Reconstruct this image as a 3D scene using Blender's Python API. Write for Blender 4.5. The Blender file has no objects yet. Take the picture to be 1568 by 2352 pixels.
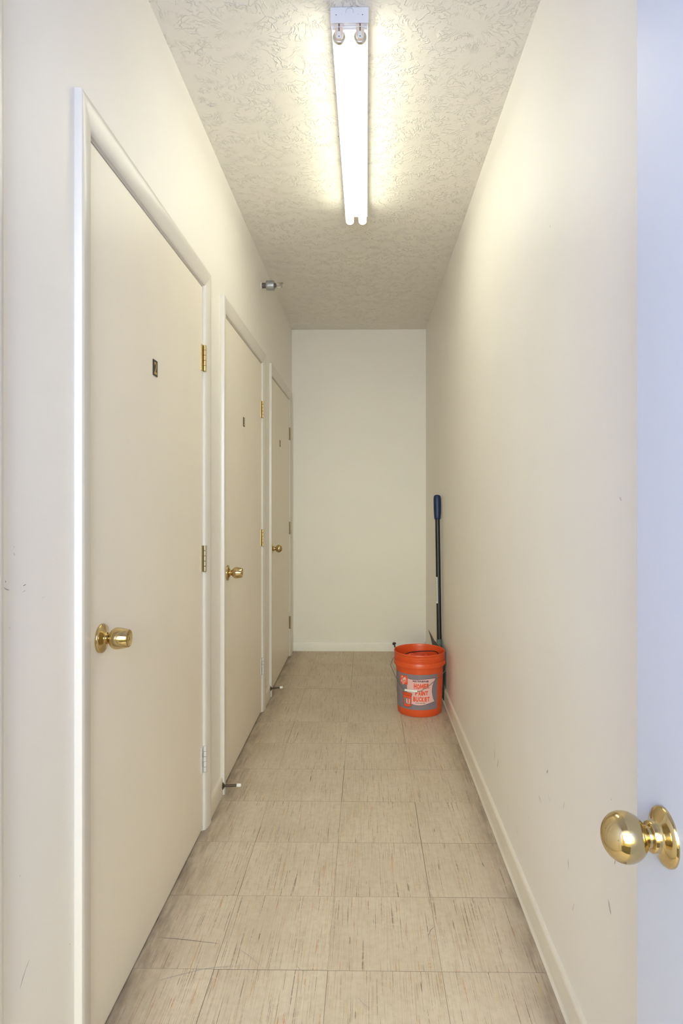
import bpy, bmesh, math, random
from mathutils import Vector, Matrix
random.seed(7)
PI = math.pi
scn = bpy.context.scene
COL = scn.collection

# ------------------------------------------------------------------ camera
cam_d = bpy.data.cameras.new('camera')
cam_d.sensor_fit = 'AUTO'
cam_d.sensor_width = 36.0
cam_d.lens = 1400.0 / 2352.0 * 36.0
cam_d.shift_x = -0.0159
cam_d.shift_y = -0.01105
cam_d.clip_start = 0.02
cam = bpy.data.objects.new('camera', cam_d)
cam.location = (0.0, 0.0, 1.255)
cam.rotation_euler = (PI / 2, 0.0, math.radians(0.8))
COL.objects.link(cam)
scn.camera = cam

# ------------------------------------------------------------------ world, lights, exposure
wd = bpy.data.worlds.new('world')
scn.world = wd
wd.use_nodes = True
wd.node_tree.nodes['Background'].inputs[0].default_value = (0.75, 0.85, 1.0, 1)
wd.node_tree.nodes['Background'].inputs[1].default_value = 0.1

def area_light(name, loc, target, sx, sy, power, color):
    d = bpy.data.lights.new(name, 'AREA')
    d.shape = 'RECTANGLE'
    d.size, d.size_y, d.energy, d.color = sx, sy, power, color
    o = bpy.data.objects.new(name, d)
    o.location = loc
    o.rotation_euler = (Vector(target) - Vector(loc)).to_track_quat('-Z', 'Y').to_euler()
    COL.objects.link(o)
    return o

# unseen area lights added for the light through the doorway: warm far, blue near
area_light('room_light', (-0.25, -2.3, 1.75), (0.0, 1.6, 1.35), 1.5, 1.5, 126.0, (1.0, 1.0, 0.56))
area_light('doorway_blue_fill', (-0.2, -0.6, 1.6), (-0.1, 1.2, 1.0), 0.7, 0.8, 29.0, (0.12, 0.285, 0.97))
TUBE_STRENGTH = 9.9
TUBE_COLOR = (1.0, 0.985, 0.78)

vs = scn.view_settings
scn.display_settings.display_device = 'sRGB'
vs.view_transform = 'Standard'
vs.look = 'None'
vs.exposure = 0.07
vs.gamma = 1.0
vs.use_curve_mapping = False
scn.cycles.diffuse_bounces = 8
scn.cycles.max_bounces = 14
scn.cycles.use_denoising = True
scn.cycles.sample_clamp_indirect = 6.0

# ------------------------------------------------------------------ helpers
def mesh(name, verts, faces, mat=None, parent=None, smooth=False, auto=None):
    me = bpy.data.meshes.new(name)
    me.from_pydata([tuple(v) for v in verts], [], faces)
    me.validate()
    bm = bmesh.new(); bm.from_mesh(me)
    bmesh.ops.recalc_face_normals(bm, faces=bm.faces)
    bm.to_mesh(me); bm.free()
    o = bpy.data.objects.new(name, me)
    COL.objects.link(o)
    if mat: me.materials.append(mat)
    if parent: o.parent = parent
    if smooth or auto:
        for p in me.polygons: p.use_smooth = True
        if auto:
            me.set_sharp_from_angle(angle=math.radians(auto))
    return o

class Geo:
    def __init__(s): s.v = []; s.f = []
    def add(s, v, f):
        n = len(s.v); s.v += [tuple(x) for x in v]; s.f += [tuple(i + n for i in q) for q in f]
        return s
    def box(s, a, b):
        x0, y0, z0 = a; x1, y1, z1 = b
        return s.add([(x0,y0,z0),(x1,y0,z0),(x1,y1,z0),(x0,y1,z0),(x0,y0,z1),(x1,y0,z1),(x1,y1,z1),(x0,y1,z1)],
              [(0,3,2,1),(4,5,6,7),(0,1,5,4),(1,2,6,5),(2,3,7,6),(3,0,4,7)])
    def bbox(s, a, b, r=0.002, seg=2):
        bm = bmesh.new()
        bmesh.ops.create_cube(bm, size=1)
        for v in bm.verts:
            v.co = Vector([(a[i] + b[i]) / 2 + v.co[i] * (b[i] - a[i]) for i in range(3)])
        bmesh.ops.bevel(bm, geom=list(bm.edges), offset=r, segments=seg, affect='EDGES', profile=0.5)
        bm.verts.index_update()
        s.add([v.co[:] for v in bm.verts], [[v.index for v in f.verts] for f in bm.faces])
        bm.free(); return s
    def lathe(s, prof, n=32, M=None, cap0=True, cap1=True):
        # prof: (radius, height) along +Z, M: placement
        M = M or Matrix()
        vs_, fs = [], []
        for r, h in prof:
            for k in range(n):
                a = 2 * PI * k / n
                vs_.append(M @ Vector((r * math.cos(a), r * math.sin(a), h)))
        for i in range(len(prof) - 1):
            for k in range(n):
                k2 = (k + 1) % n
                fs.append((i*n+k, i*n+k2, (i+1)*n+k2, (i+1)*n+k))
        if cap0: fs.append(tuple(range(n))[::-1])
        if cap1: fs.append(tuple(range((len(prof)-1)*n, len(prof)*n)))
        return s.add(vs_, fs)
    def tube(s, pts, r, n=10):
        pts = [Vector(p) for p in pts]
        rs = r if isinstance(r, (list, tuple)) else [r] * len(pts)
        vs_, fs = [], []
        up = None
        for i, p in enumerate(pts):
            t = (pts[min(i+1, len(pts)-1)] - pts[max(i-1, 0)]).normalized()
            if up is None:
                up = Vector((0,0,1)) if abs(t.z) < 0.9 else Vector((1,0,0))
            a = (up - t * up.dot(t)).normalized(); b = t.cross(a); up = a
            for k in range(n):
                q = 2 * PI * k / n
                vs_.append(p + (a * math.cos(q) + b * math.sin(q)) * rs[i])
        for i in range(len(pts) - 1):
            for k in range(n):
                k2 = (k+1) % n
                fs.append((i*n+k, i*n+k2, (i+1)*n+k2, (i+1)*n+k))
        fs.append(tuple(range(n))[::-1]); fs.append(tuple(range((len(pts)-1)*n, len(pts)*n)))
        return s.add(vs_, fs)
    def extrude(s, prof, f):
        # prof: closed list of 2D points; f(u, v, end) -> 3D for end 0 / 1
        n = len(prof)
        vs_ = [f(u, v, 0) for u, v in prof] + [f(u, v, 1) for u, v in prof]
        fs = [(k, (k+1) % n, n + (k+1) % n, n + k) for k in range(n)]
        fs += [tuple(range(n))[::-1], tuple(range(n, 2*n))]
        return s.add(vs_, fs)
    def obj(s, name, mat=None, parent=None, smooth=False, auto=None):
        return mesh(name, s.v, s.f, mat, parent, smooth, auto)

def empty(name, loc=(0,0,0)):
    o = bpy.data.objects.new(name, None)
    o.empty_display_size = 0.05
    COL.objects.link(o); o.location = loc
    return o

def tag(o, label=None, cat=None, group=None, kind=None):
    if label: o['label'] = label
    if cat: o['category'] = cat
    if group: o['group'] = group
    if kind: o['kind'] = kind
    return o

def struct(o, label, cat): return tag(o, label, cat, kind='structure')

def axis_to(direction, origin):
    q = Vector(direction).to_track_quat('Z', 'Y')
    return Matrix.Translation(Vector(origin)) @ q.to_matrix().to_4x4()

def smooth_path(pts, sub=6):
    P = [Vector(p) for p in pts]; out = []
    for i in range(len(P) - 1):
        p0 = P[max(i-1,0)]; p1 = P[i]; p2 = P[i+1]; p3 = P[min(i+2,len(P)-1)]
        for k in range(sub):
            t = k / sub
            out.append(0.5 * ((2*p1) + (p2-p0)*t + (2*p0-5*p1+4*p2-p3)*t*t + (3*p1-p0-3*p2+p3)*t*t*t))
    out.append(P[-1]); return out

# ------------------------------------------------------------------ materials
def new_mat(name):
    m = bpy.data.materials.new(name); m.use_nodes = True
    nt = m.node_tree
    return m, nt, nt.nodes['Principled BSDF']

def N(nt, kind, **kw):
    n = nt.nodes.new(kind)
    for k, v in kw.items(): setattr(n, k, v)
    return n

def link(nt, a, b): nt.links.new(a, b)

def math_n(nt, op, a, b=None, c=None, clamp=False):
    n = nt.nodes.new('ShaderNodeMath'); n.operation = op; n.use_clamp = clamp
    for i, x in enumerate((a, b, c)):
        if x is None: continue
        if hasattr(x, 'is_output'): nt.links.new(x, n.inputs[i])
        else: n.inputs[i].default_value = x
    return n.outputs[0]

def mix_c(nt, fac, a, b):
    n = nt.nodes.new('ShaderNodeMix'); n.data_type = 'RGBA'
    for i, x in ((0, fac), (6, a), (7, b)):
        if hasattr(x, 'is_output'): nt.links.new(x, n.inputs[i])
        elif i == 0: n.inputs[0].default_value = x
        else: n.inputs[i].default_value = (*x, 1)
    return n.outputs[2]

def simple(name, col, rough=0.5, metal=0.0, bump=0.0, bscale=300, var=0.0, vscale=8, spec=None, coat=0):
    m, nt, b = new_mat(name)
    b.inputs['Base Color'].default_value = (*col, 1)
    b.inputs['Roughness'].default_value = rough
    b.inputs['Metallic'].default_value = metal
    if spec is not None: b.inputs['Specular IOR Level'].default_value = spec
    if coat: b.inputs['Coat Weight'].default_value = coat
    geo = N(nt, 'ShaderNodeNewGeometry')
    if var:
        n = N(nt, 'ShaderNodeTexNoise'); n.inputs['Scale'].default_value = vscale
        n.inputs['Detail'].default_value = 4
        link(nt, geo.outputs['Position'], n.inputs['Vector'])
        f = math_n(nt, 'MULTIPLY_ADD', n.outputs['Fac'], 2.0, -0.5, clamp=True)
        link(nt, mix_c(nt, f, [c * (1 - var) for c in col], [min(1, c * (1 + var)) for c in col]), b.inputs['Base Color'])
    if bump:
        n = N(nt, 'ShaderNodeTexNoise'); n.inputs['Scale'].default_value = bscale
        n.inputs['Detail'].default_value = 3
        link(nt, geo.outputs['Position'], n.inputs['Vector'])
        bp = N(nt, 'ShaderNodeBump'); bp.inputs['Strength'].default_value = bump
        bp.inputs['Distance'].default_value = 0.001
        link(nt, n.outputs['Fac'], bp.inputs['Height']); link(nt, bp.outputs['Normal'], b.inputs['Normal'])
    return m

M_wall = simple('wall_paint', (0.88, 0.845, 0.785), 0.48, bump=0.25, bscale=220, var=0.015, vscale=2.5)
M_trim = simple('trim_paint', (0.715, 0.675, 0.61), 0.32, bump=0.08, bscale=120, var=0.01)
M_door = simple('door_paint', (0.86, 0.795, 0.675), 0.40, bump=0.15, bscale=260, var=0.02, vscale=3)
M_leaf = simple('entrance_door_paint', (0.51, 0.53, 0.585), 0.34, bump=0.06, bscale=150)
M_base = simple('baseboard_cream', (0.80, 0.74, 0.62), 0.38, bump=0.08, bscale=150, var=0.04, vscale=6)
M_baseb = simple('baseboard_white', (0.87, 0.84, 0.79), 0.38, bump=0.08, bscale=150, var=0.03, vscale=6)
M_dark = simple('dark_gap', (0.03, 0.027, 0.024), 0.8)
M_sub = simple('floor_mastic', (0.06, 0.05, 0.04), 0.9)
M_joint = simple('tile_joint_dirt', (0.22, 0.175, 0.13), 0.9)
M_brass = simple('polished_brass', (0.60, 0.465, 0.235), 0.11, 1.0, bump=0.02, bscale=60)
M_brass2 = simple('brass_hinge', (0.66, 0.53, 0.29), 0.30, 1.0, bump=0.1, bscale=300)
M_dull = simple('dull_hinge', (0.50, 0.43, 0.30), 0.5, 0.9, bump=0.15, bscale=300)
M_bronze = simple('dark_bronze', (0.10, 0.075, 0.055), 0.35, 0.8, bump=0.05)
M_paintedmetal = simple('painted_hinge', (0.66, 0.64, 0.61), 0.4, 0.0, bump=0.3, bscale=200, var=0.06, vscale=90)
M_rubber = simple('white_rubber', (0.78, 0.77, 0.72), 0.6, bump=0.05)
M_plate = simple('black_plate', (0.025, 0.02, 0.016), 0.35, bump=0.05)
M_gold = simple('gold_print', (0.62, 0.45, 0.17), 0.35, 0.6, bump=0.03)
M_white_metal = simple('white_enamel', (0.80, 0.82, 0.86), 0.35, bump=0.05, bscale=80)
M_peach = simple('peach_lampholder', (0.80, 0.66, 0.55), 0.5, bump=0.05)
M_plast = simple('white_plastic', (0.82, 0.82, 0.80), 0.45, bump=0.05)
M_alu = simple('aluminium_cap', (0.62, 0.60, 0.55), 0.35, 0.9, bump=0.1)
M_black = simple('black_hole', (0.012, 0.012, 0.014), 0.6, bump=0.02)
M_pipe = simple('dull_grey_metal', (0.42, 0.43, 0.42), 0.42, 0.7, bump=0.2, var=0.1, vscale=60)
M_iron = simple('dark_pipe_thread', (0.16, 0.14, 0.125), 0.55, 0.5, bump=0.3, bscale=500)
M_chrome = simple('sprinkler_metal', (0.55, 0.50, 0.43), 0.22, 1.0, bump=0.05)
M_orange = simple('orange_plastic', (0.69, 0.088, 0.018), 0.36, bump=0.06, bscale=90, var=0.03, vscale=14)
M_bag = simple('orange_bag_film', (0.84, 0.10, 0.03), 0.33, bump=0.15, bscale=60, var=0.08, vscale=30)
M_labgrey = simple('label_grey', (0.235, 0.20, 0.235), 0.42, bump=0.03)
M_labpink = simple('label_pink', (0.80, 0.50, 0.50), 0.42, bump=0.03)
M_labink = simple('label_ink', (0.05, 0.035, 0.05), 0.45, bump=0.03)
M_laborange = simple('label_orange', (0.80, 0.10, 0.03), 0.42, bump=0.03)
M_labwhite = simple('label_white', (0.85, 0.75, 0.72), 0.42, bump=0.03)
M_wire = simple('galvanised_wire', (0.22, 0.21, 0.20), 0.4, 0.8, bump=0.05)
M_grip = simple('white_grip', (0.85, 0.84, 0.82), 0.4, bump=0.05)
M_navy = simple('navy_grip', (0.008, 0.024, 0.085), 0.42, bump=0.1, var=0.1, vscale=40)
M_shaft = simple('black_shaft', (0.012, 0.011, 0.013), 0.36, bump=0.05)
M_blade = simple('dark_blade', (0.030, 0.031, 0.044), 0.5, bump=0.1, var=0.25, vscale=18, spec=0.2)
M_edge = simple('blade_edge_highlight', (0.42, 0.38, 0.33), 0.5, bump=0.2, var=0.3, vscale=30)  # lighter tone paints in the thin highlight on the blade's top edge
M_socket = simple('grey_green_socket', (0.13, 0.15, 0.145), 0.5, bump=0.3, var=0.5, vscale=70)
M_sticker = simple('white_sticker', (0.80, 0.80, 0.78), 0.45, bump=0.02)
M_scuff = simple('scuff_grey', (0.36, 0.34, 0.325), 0.6, var=0.2, vscale=200)
M_scuff2 = simple('scuff_faint', (0.58, 0.55, 0.51), 0.55, var=0.08, vscale=200)
M_scuff3 = simple('scuff_dark', (0.17, 0.15, 0.14), 0.6, var=0.2, vscale=200)
M_glass, _nt, _b = new_mat('clear_glass')
_b.inputs['Transmission Weight'].default_value = 1.0
_b.inputs['Roughness'].default_value = 0.02
_b.inputs['IOR'].default_value = 1.45

M_tube, nt, b = new_mat('fluorescent_tube')
b.inputs['Base Color'].default_value = (0.9, 0.9, 0.88, 1)
b.inputs['Emission Color'].default_value = (*TUBE_COLOR, 1)
b.inputs['Emission Strength'].default_value = TUBE_STRENGTH

# stomped ceiling texture: bursts of radiating plaster ridges
M_ceil, nt, b = new_mat('stomped_ceiling')
b.inputs['Base Color'].default_value = (0.84, 0.805, 0.73, 1)
b.inputs['Roughness'].default_value = 0.5
geo = N(nt, 'ShaderNodeNewGeometry')
def burst(scale, off, ang, seedoff):
    vo = N(nt, 'ShaderNodeTexVoronoi'); vo.voronoi_dimensions = '2D'
    vo.inputs['Scale'].default_value = scale
    wob = N(nt, 'ShaderNodeTexNoise'); wob.inputs['Scale'].default_value = 9.0; wob.inputs['Detail'].default_value = 3
    link(nt, geo.outputs['Position'], wob.inputs['Vector'])
    w1 = N(nt, 'ShaderNodeVectorMath', operation='SUBTRACT'); link(nt, wob.outputs['Color'], w1.inputs[0]); w1.inputs[1].default_value = (.5,.5,.5)
    w2 = N(nt, 'ShaderNodeVectorMath', operation='SCALE'); link(nt, w1.outputs[0], w2.inputs[0]); w2.inputs['Scale'].default_value = 0.10
    w3 = N(nt, 'ShaderNodeVectorMath', operation='ADD'); link(nt, geo.outputs['Position'], w3.inputs[0]); link(nt, w2.outputs[0], w3.inputs[1])
    w4 = N(nt, 'ShaderNodeVectorMath', operation='ADD'); link(nt, w3.outputs[0], w4.inputs[0]); w4.inputs[1].default_value = off
    link(nt, w4.outputs[0], vo.inputs['Vector'])
    d = N(nt, 'ShaderNodeVectorMath', operation='SUBTRACT')
    link(nt, w4.outputs[0], d.inputs[0]); link(nt, vo.outputs['Position'], d.inputs[1])
    flat = N(nt, 'ShaderNodeVectorMath', operation='MULTIPLY'); link(nt, d.outputs[0], flat.inputs[0]); flat.inputs[1].default_value = (1,1,0)
    ln = N(nt, 'ShaderNodeVectorMath', operation='LENGTH'); link(nt, flat.outputs[0], ln.inputs[0])
    nm = N(nt, 'ShaderNodeVectorMath', operation='NORMALIZE'); link(nt, flat.outputs[0], nm.inputs[0])
    sc_ = N(nt, 'ShaderNodeVectorMath', operation='SCALE'); link(nt, nm.outputs[0], sc_.inputs[0]); sc_.inputs['Scale'].default_value = ang
    rs = math_n(nt, 'MULTIPLY', ln.outputs['Value'], 36.0)
    cx = N(nt, 'ShaderNodeCombineXYZ'); link(nt, rs, cx.inputs[2])
    ad = N(nt, 'ShaderNodeVectorMath', operation='ADD'); link(nt, sc_.outputs[0], ad.inputs[0]); link(nt, cx.outputs[0], ad.inputs[1])
    rc = N(nt, 'ShaderNodeVectorMath', operation='SCALE'); link(nt, vo.outputs['Color'], rc.inputs[0]); rc.inputs['Scale'].default_value = 40.0
    ad2 = N(nt, 'ShaderNodeVectorMath', operation='ADD'); link(nt, ad.outputs[0], ad2.inputs[0]); link(nt, rc.outputs[0], ad2.inputs[1])
    no = N(nt, 'ShaderNodeTexNoise'); no.inputs['Scale'].default_value = 1.0; no.inputs['Detail'].default_value = 2.0
    link(nt, ad2.outputs[0], no.inputs['Vector'])
    a = math_n(nt, 'ABSOLUTE', math_n(nt, 'SUBTRACT', no.outputs['Fac'], 0.5))
    ridge = N(nt, 'ShaderNodeMapRange'); ridge.interpolation_type = 'SMOOTHSTEP'
    link(nt, a, ridge.inputs['Value'])
    ridge.inputs['From Min'].default_value = 0.0; ridge.inputs['From Max'].default_value = 0.06
    ridge.inputs['To Min'].default_value = 1.0; ridge.inputs['To Max'].default_value = 0.0
    core = N(nt, 'ShaderNodeMapRange'); core.interpolation_type = 'SMOOTHSTEP'
    link(nt, ln.outputs['Value'], core.inputs['Value'])
    core.inputs['From Min'].default_value = 0.018; core.inputs['From Max'].default_value = 0.05
    return math_n(nt, 'MULTIPLY', ridge.outputs[0], core.outputs[0])
r1 = burst(5.6, (0.03, 0.11, 0), 4.6, 0)
brk = N(nt, 'ShaderNodeTexNoise'); brk.inputs['Scale'].default_value = 26.0; brk.inputs['Detail'].default_value = 2
link(nt, geo.outputs['Position'], brk.inputs['Vector'])
bm_ = N(nt, 'ShaderNodeMapRange'); link(nt, brk.outputs['Fac'], bm_.inputs['Value'])
bm_.inputs['From Min'].default_value = 0.40; bm_.inputs['From Max'].default_value = 0.58
h = math_n(nt, 'MULTIPLY', r1, bm_.outputs[0])
fine = N(nt, 'ShaderNodeTexNoise'); fine.inputs['Scale'].default_value = 70.0; fine.inputs['Detail'].default_value = 3
link(nt, geo.outputs['Position'], fine.inputs['Vector'])
h = math_n(nt, 'ADD', h, math_n(nt, 'MULTIPLY', fine.outputs['Fac'], 0.25))
bp = N(nt, 'ShaderNodeBump'); bp.inputs['Strength'].default_value = 0.75; bp.inputs['Distance'].default_value = 0.004
link(nt, h, bp.inputs['Height']); link(nt, bp.outputs['Normal'], b.inputs['Normal'])

# vinyl composition tile with lengthwise streaks
M_tile, nt, b = new_mat('streaked_vinyl_tile')
geo = N(nt, 'ShaderNodeNewGeometry'); oi = N(nt, 'ShaderNodeObjectInfo')
offs = N(nt, 'ShaderNodeCombineXYZ')
link(nt, math_n(nt, 'MULTIPLY', oi.outputs['Random'], 37.0), offs.inputs[0])
link(nt, math_n(nt, 'MULTIPLY', oi.outputs['Random'], 91.0), offs.inputs[1])
pos = N(nt, 'ShaderNodeVectorMath', operation='ADD')
link(nt, geo.outputs['Position'], pos.inputs[0]); link(nt, offs.outputs[0], pos.inputs[1])
def streak(sx, sy, lo, hi, off, detail=2.0, rough=0.5):
    mp = N(nt, 'ShaderNodeMapping'); mp.inputs['Scale'].default_value = (sx, sy, 1); mp.inputs['Location'].default_value = (off, off * .7, off * 1.3)
    link(nt, pos.outputs[0], mp.inputs['Vector'])
    no = N(nt, 'ShaderNodeTexNoise'); no.inputs['Scale'].default_value = 1.0; no.inputs['Detail'].default_value = detail
    no.inputs['Roughness'].default_value = rough
    link(nt, mp.outputs[0], no.inputs['Vector'])
    r = N(nt, 'ShaderNodeMapRange'); link(nt, no.outputs['Fac'], r.inputs['Value'])
    r.inputs['From Min'].default_value = lo; r.inputs['From Max'].default_value = hi
    return r.outputs[0]
def iso(scale, lo, hi, detail=4.0):
    no = N(nt, 'ShaderNodeTexNoise'); no.inputs['Scale'].default_value = scale; no.inputs['Detail'].default_value = detail
    link(nt, pos.outputs[0], no.inputs['Vector'])
    r = N(nt, 'ShaderNodeMapRange'); link(nt, no.outputs['Fac'], r.inputs['Value'])
    r.inputs['From Min'].default_value = lo; r.inputs['From Max'].default_value = hi
    return r.outputs[0]
def mul(*a):
    x = a[0]
    for q in a[1:]: x = math_n(nt, 'MULTIPLY', x, q)
    return x
c = mix_c(nt, iso(4, 0.3, 0.7), (0.585, 0.485, 0.355), (0.70, 0.605, 0.46))
c = mix_c(nt, math_n(nt, 'MULTIPLY', oi.outputs['Random'], 0.35), c, (0.62, 0.53, 0.42))
c = mix_c(nt, mul(iso(45, 0.42, 0.75, 5.0), 0.30), c, (0.42, 0.33, 0.22))
clus = streak(22, 5, 0.38, 0.62, 71.0, 3.0)                       # streaks come in bundles
brk = iso(90, 0.28, 0.50, 3.0)                                    # and are broken up along their length
c = mix_c(nt, mul(streak(520, 5, 0.50, 0.72, 3.0), 0.30), c, (0.40, 0.30, 0.19))
c = mix_c(nt, mul(streak(700, 9, 0.50, 0.75, 23.0), 0.28), c, (0.74, 0.66, 0.52))
c = mix_c(nt, mul(streak(430, 6.0, 0.57, 0.66, 7.0, 1.0), clus, brk, 0.48), c, (0.27, 0.185, 0.105))
c = mix_c(nt, mul(streak(380, 5.0, 0.665, 0.72, 41.0, 1.0), brk, 0.72), c, (0.13, 0.095, 0.065))
c = mix_c(nt, mul(streak(190, 9.0, 0.745, 0.775, 31.0, 1.5), 0.9), c, (0.06, 0.05, 0.04))
c = mix_c(nt, mul(streak(270, 7.0, 0.68, 0.74, 11.0, 1.5), brk, 0.70), c, (0.52, 0.19, 0.045))
c = mix_c(nt, mul(streak(330, 6.0, 0.62, 0.70, 61.0, 1.5), clus, 0.40), c, (0.47, 0.25, 0.10))
c = mix_c(nt, mul(streak(230, 6.5, 0.715, 0.765, 17.0, 1.5), 0.75), c, (0.68, 0.49, 0.08))
# walked-in dirt: speckle, and grime along the wall feet with left-door shade painted in
spk = N(nt, 'ShaderNodeTexNoise'); spk.inputs['Scale'].default_value = 240.0; spk.inputs['Detail'].default_value = 2
link(nt, geo.outputs['Position'], spk.inputs['Vector'])
sp = N(nt, 'ShaderNodeMapRange'); link(nt, spk.outputs['Fac'], sp.inputs['Value'])
sp.inputs['From Min'].default_value = 0.66; sp.inputs['From Max'].default_value = 0.74
c = mix_c(nt, math_n(nt, 'MULTIPLY', sp.outputs[0], 0.45), c, (0.22, 0.17, 0.12))
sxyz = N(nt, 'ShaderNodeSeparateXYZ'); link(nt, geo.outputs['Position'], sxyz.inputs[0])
def edge_grime_shade(e0, e1):
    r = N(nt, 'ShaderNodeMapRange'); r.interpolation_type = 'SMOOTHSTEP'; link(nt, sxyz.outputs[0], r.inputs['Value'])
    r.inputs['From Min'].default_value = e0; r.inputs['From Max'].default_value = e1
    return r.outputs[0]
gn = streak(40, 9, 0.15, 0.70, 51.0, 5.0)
g = math_n(nt, 'MAXIMUM', edge_grime_shade(-0.47, -0.63), edge_grime_shade(0.37, 0.50))
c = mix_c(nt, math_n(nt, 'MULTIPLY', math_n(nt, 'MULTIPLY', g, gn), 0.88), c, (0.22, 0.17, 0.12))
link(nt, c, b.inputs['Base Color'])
b.inputs['Roughness'].default_value = 0.46
b.inputs['Specular IOR Level'].default_value = 0.35
bp = N(nt, 'ShaderNodeBump'); bp.inputs['Strength'].default_value = 0.12; bp.inputs['Distance'].default_value = 0.001
link(nt, streak(620, 9, 0.3, 0.75, 3.0), bp.inputs['Height']); link(nt, bp.outputs['Normal'], b.inputs['Normal'])

# ------------------------------------------------------------------ room constants (metres)
XL, XR, YB, YF, ZC = -0.622, 0.497, 5.09, -0.22, 2.684
OUT_Y = -3.0

# ------------------------------------------------------------------ floor with tiles
floor = Geo().box((-1.9, OUT_Y, -0.08), (1.7, YB + 0.15, -0.003)).obj('floor', M_sub)
struct(floor, 'worn beige streaked vinyl tile floor of the narrow corridor', 'floor')
P = 0.3048
tile_cache = {}
def tile_mesh(w, l):
    key = (round(w, 4), round(l, 4))
    if key in tile_cache: return tile_cache[key]
    g_, bz = 0.0002, 0.0003
    a, b_ = w / 2 - g_, l / 2 - g_
    v = [(-a,-b_,-.003),(a,-b_,-.003),(a,b_,-.003),(-a,b_,-.003),
         (-a,-b_,-bz),(a,-b_,-bz),(a,b_,-bz),(-a,b_,-bz),
         (-a+bz,-b_+bz,0),(a-bz,-b_+bz,0),(a-bz,b_-bz,0),(-a+bz,b_-bz,0)]
    f = []
    for r in (0, 4):
        for k in range(4): f.append((r+k, r+(k+1)%4, r+4+(k+1)%4, r+4+k))
    f.append((8,9,10,11))
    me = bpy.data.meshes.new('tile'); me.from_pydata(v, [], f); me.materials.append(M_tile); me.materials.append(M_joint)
    for k in range(8): me.polygons[k].material_index = 1
    tile_cache[key] = me
    return me
xe = [XL - 0.012, -0.408, -0.1032, 0.2016, XR - 0.002]
ye = [1.932 + P * k for k in range(-7, 11)] + [YB - 0.002]
ye = [y for y in ye if y < YB]
for i in range(len(xe) - 1):
    for j in range(len(ye) - 1):
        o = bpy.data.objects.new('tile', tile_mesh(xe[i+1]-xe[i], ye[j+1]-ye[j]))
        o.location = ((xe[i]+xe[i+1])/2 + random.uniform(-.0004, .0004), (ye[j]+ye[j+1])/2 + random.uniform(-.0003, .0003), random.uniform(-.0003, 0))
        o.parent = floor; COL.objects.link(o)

# ------------------------------------------------------------------ ceiling, walls
ceiling = Geo().box((-1.9, OUT_Y, ZC), (1.7, YB + 0.15, ZC + 0.1)).obj('ceiling', M_ceil)
struct(ceiling, 'off-white ceiling with stomped plaster texture', 'ceiling')

# door openings in the left wall: slab near edge, slab hinge edge
DOORS = [(-0.005, 0.942), (1.36, 2.305), (2.662, 3.604), (3.962, 4.908)]
ZD = 2.066            # top of the slabs
JT, GAP = 0.020, 0.003
g = Geo(); WT = 0.115; prev = YF
for a, b_ in DOORS:
    a0, b0 = a - GAP - JT, b_ + GAP + JT
    g.box((XL - WT, prev, 0), (XL, a0, ZC))
    g.box((XL - WT, a0, ZD + GAP + JT), (XL, b0, ZC))
    prev = b0
g.box((XL - WT, prev, 0), (XL, YB, ZC))
g.box((XL - WT - 0.05, YF, 0), (XL - WT - 0.002, YB + 0.1, ZC))  # added backing panel, keeps outside light out of the door gaps
wall_left = g.obj('wall_left', M_wall)
struct(wall_left, 'cream painted long wall that holds the row of closet doors', 'wall')
wall_right = Geo().box((XR, YF, 0), (XR + 0.12, YB + 0.1, ZC)).obj('wall_right', M_wall)
struct(wall_right, 'bare cream painted long wall opposite the closet doors', 'wall')
wall_back = Geo().box((XL - WT, YB, 0), (XR, YB + 0.1, ZC)).obj('wall_back', M_wall)
struct(wall_back, 'narrow beige end wall of the corridor', 'wall')
# wall with the doorway the photographer stands in, and the plain room outside it
DX0, DX1, DZ = -0.606, 0.312, 2.09
g = Geo()
g.box((-1.9, YF - 0.115, 0), (DX0 - 0.02, YF, ZC)).box((DX1 + 0.02, YF - 0.115, 0), (1.7, YF, ZC)).box((DX0 - 0.02, YF - 0.115, DZ + 0.02), (DX1 + 0.02, YF, ZC))
wall_front = g.obj('wall_front', M_wall)
struct(wall_front, 'cream wall with the entrance doorway behind the viewer', 'wall')
g = Geo().box((-2.0, OUT_Y, 0), (-1.9, YF, ZC)).box((1.6, OUT_Y, 0), (1.7, YF, ZC)).box((-2.0, OUT_Y - 0.1, 0), (1.7, OUT_Y, ZC))
wo = g.obj('wall_outer', M_wall)
struct(wo, 'plain walls of the room outside the corridor', 'wall')
g = Geo().box((DX0 - 0.02, YF - 0.12, 0), (DX0, YF + 0.004, DZ)).box((DX1, YF - 0.12, 0), (DX1 + 0.02, YF + 0.004, DZ)).box((DX0 - 0.02, YF - 0.12, DZ), (DX1 + 0.02, YF + 0.004, DZ + 0.02))
struct(g.obj('trim_1', M_trim), 'white jamb lining of the entrance doorway', 'trim')

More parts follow.
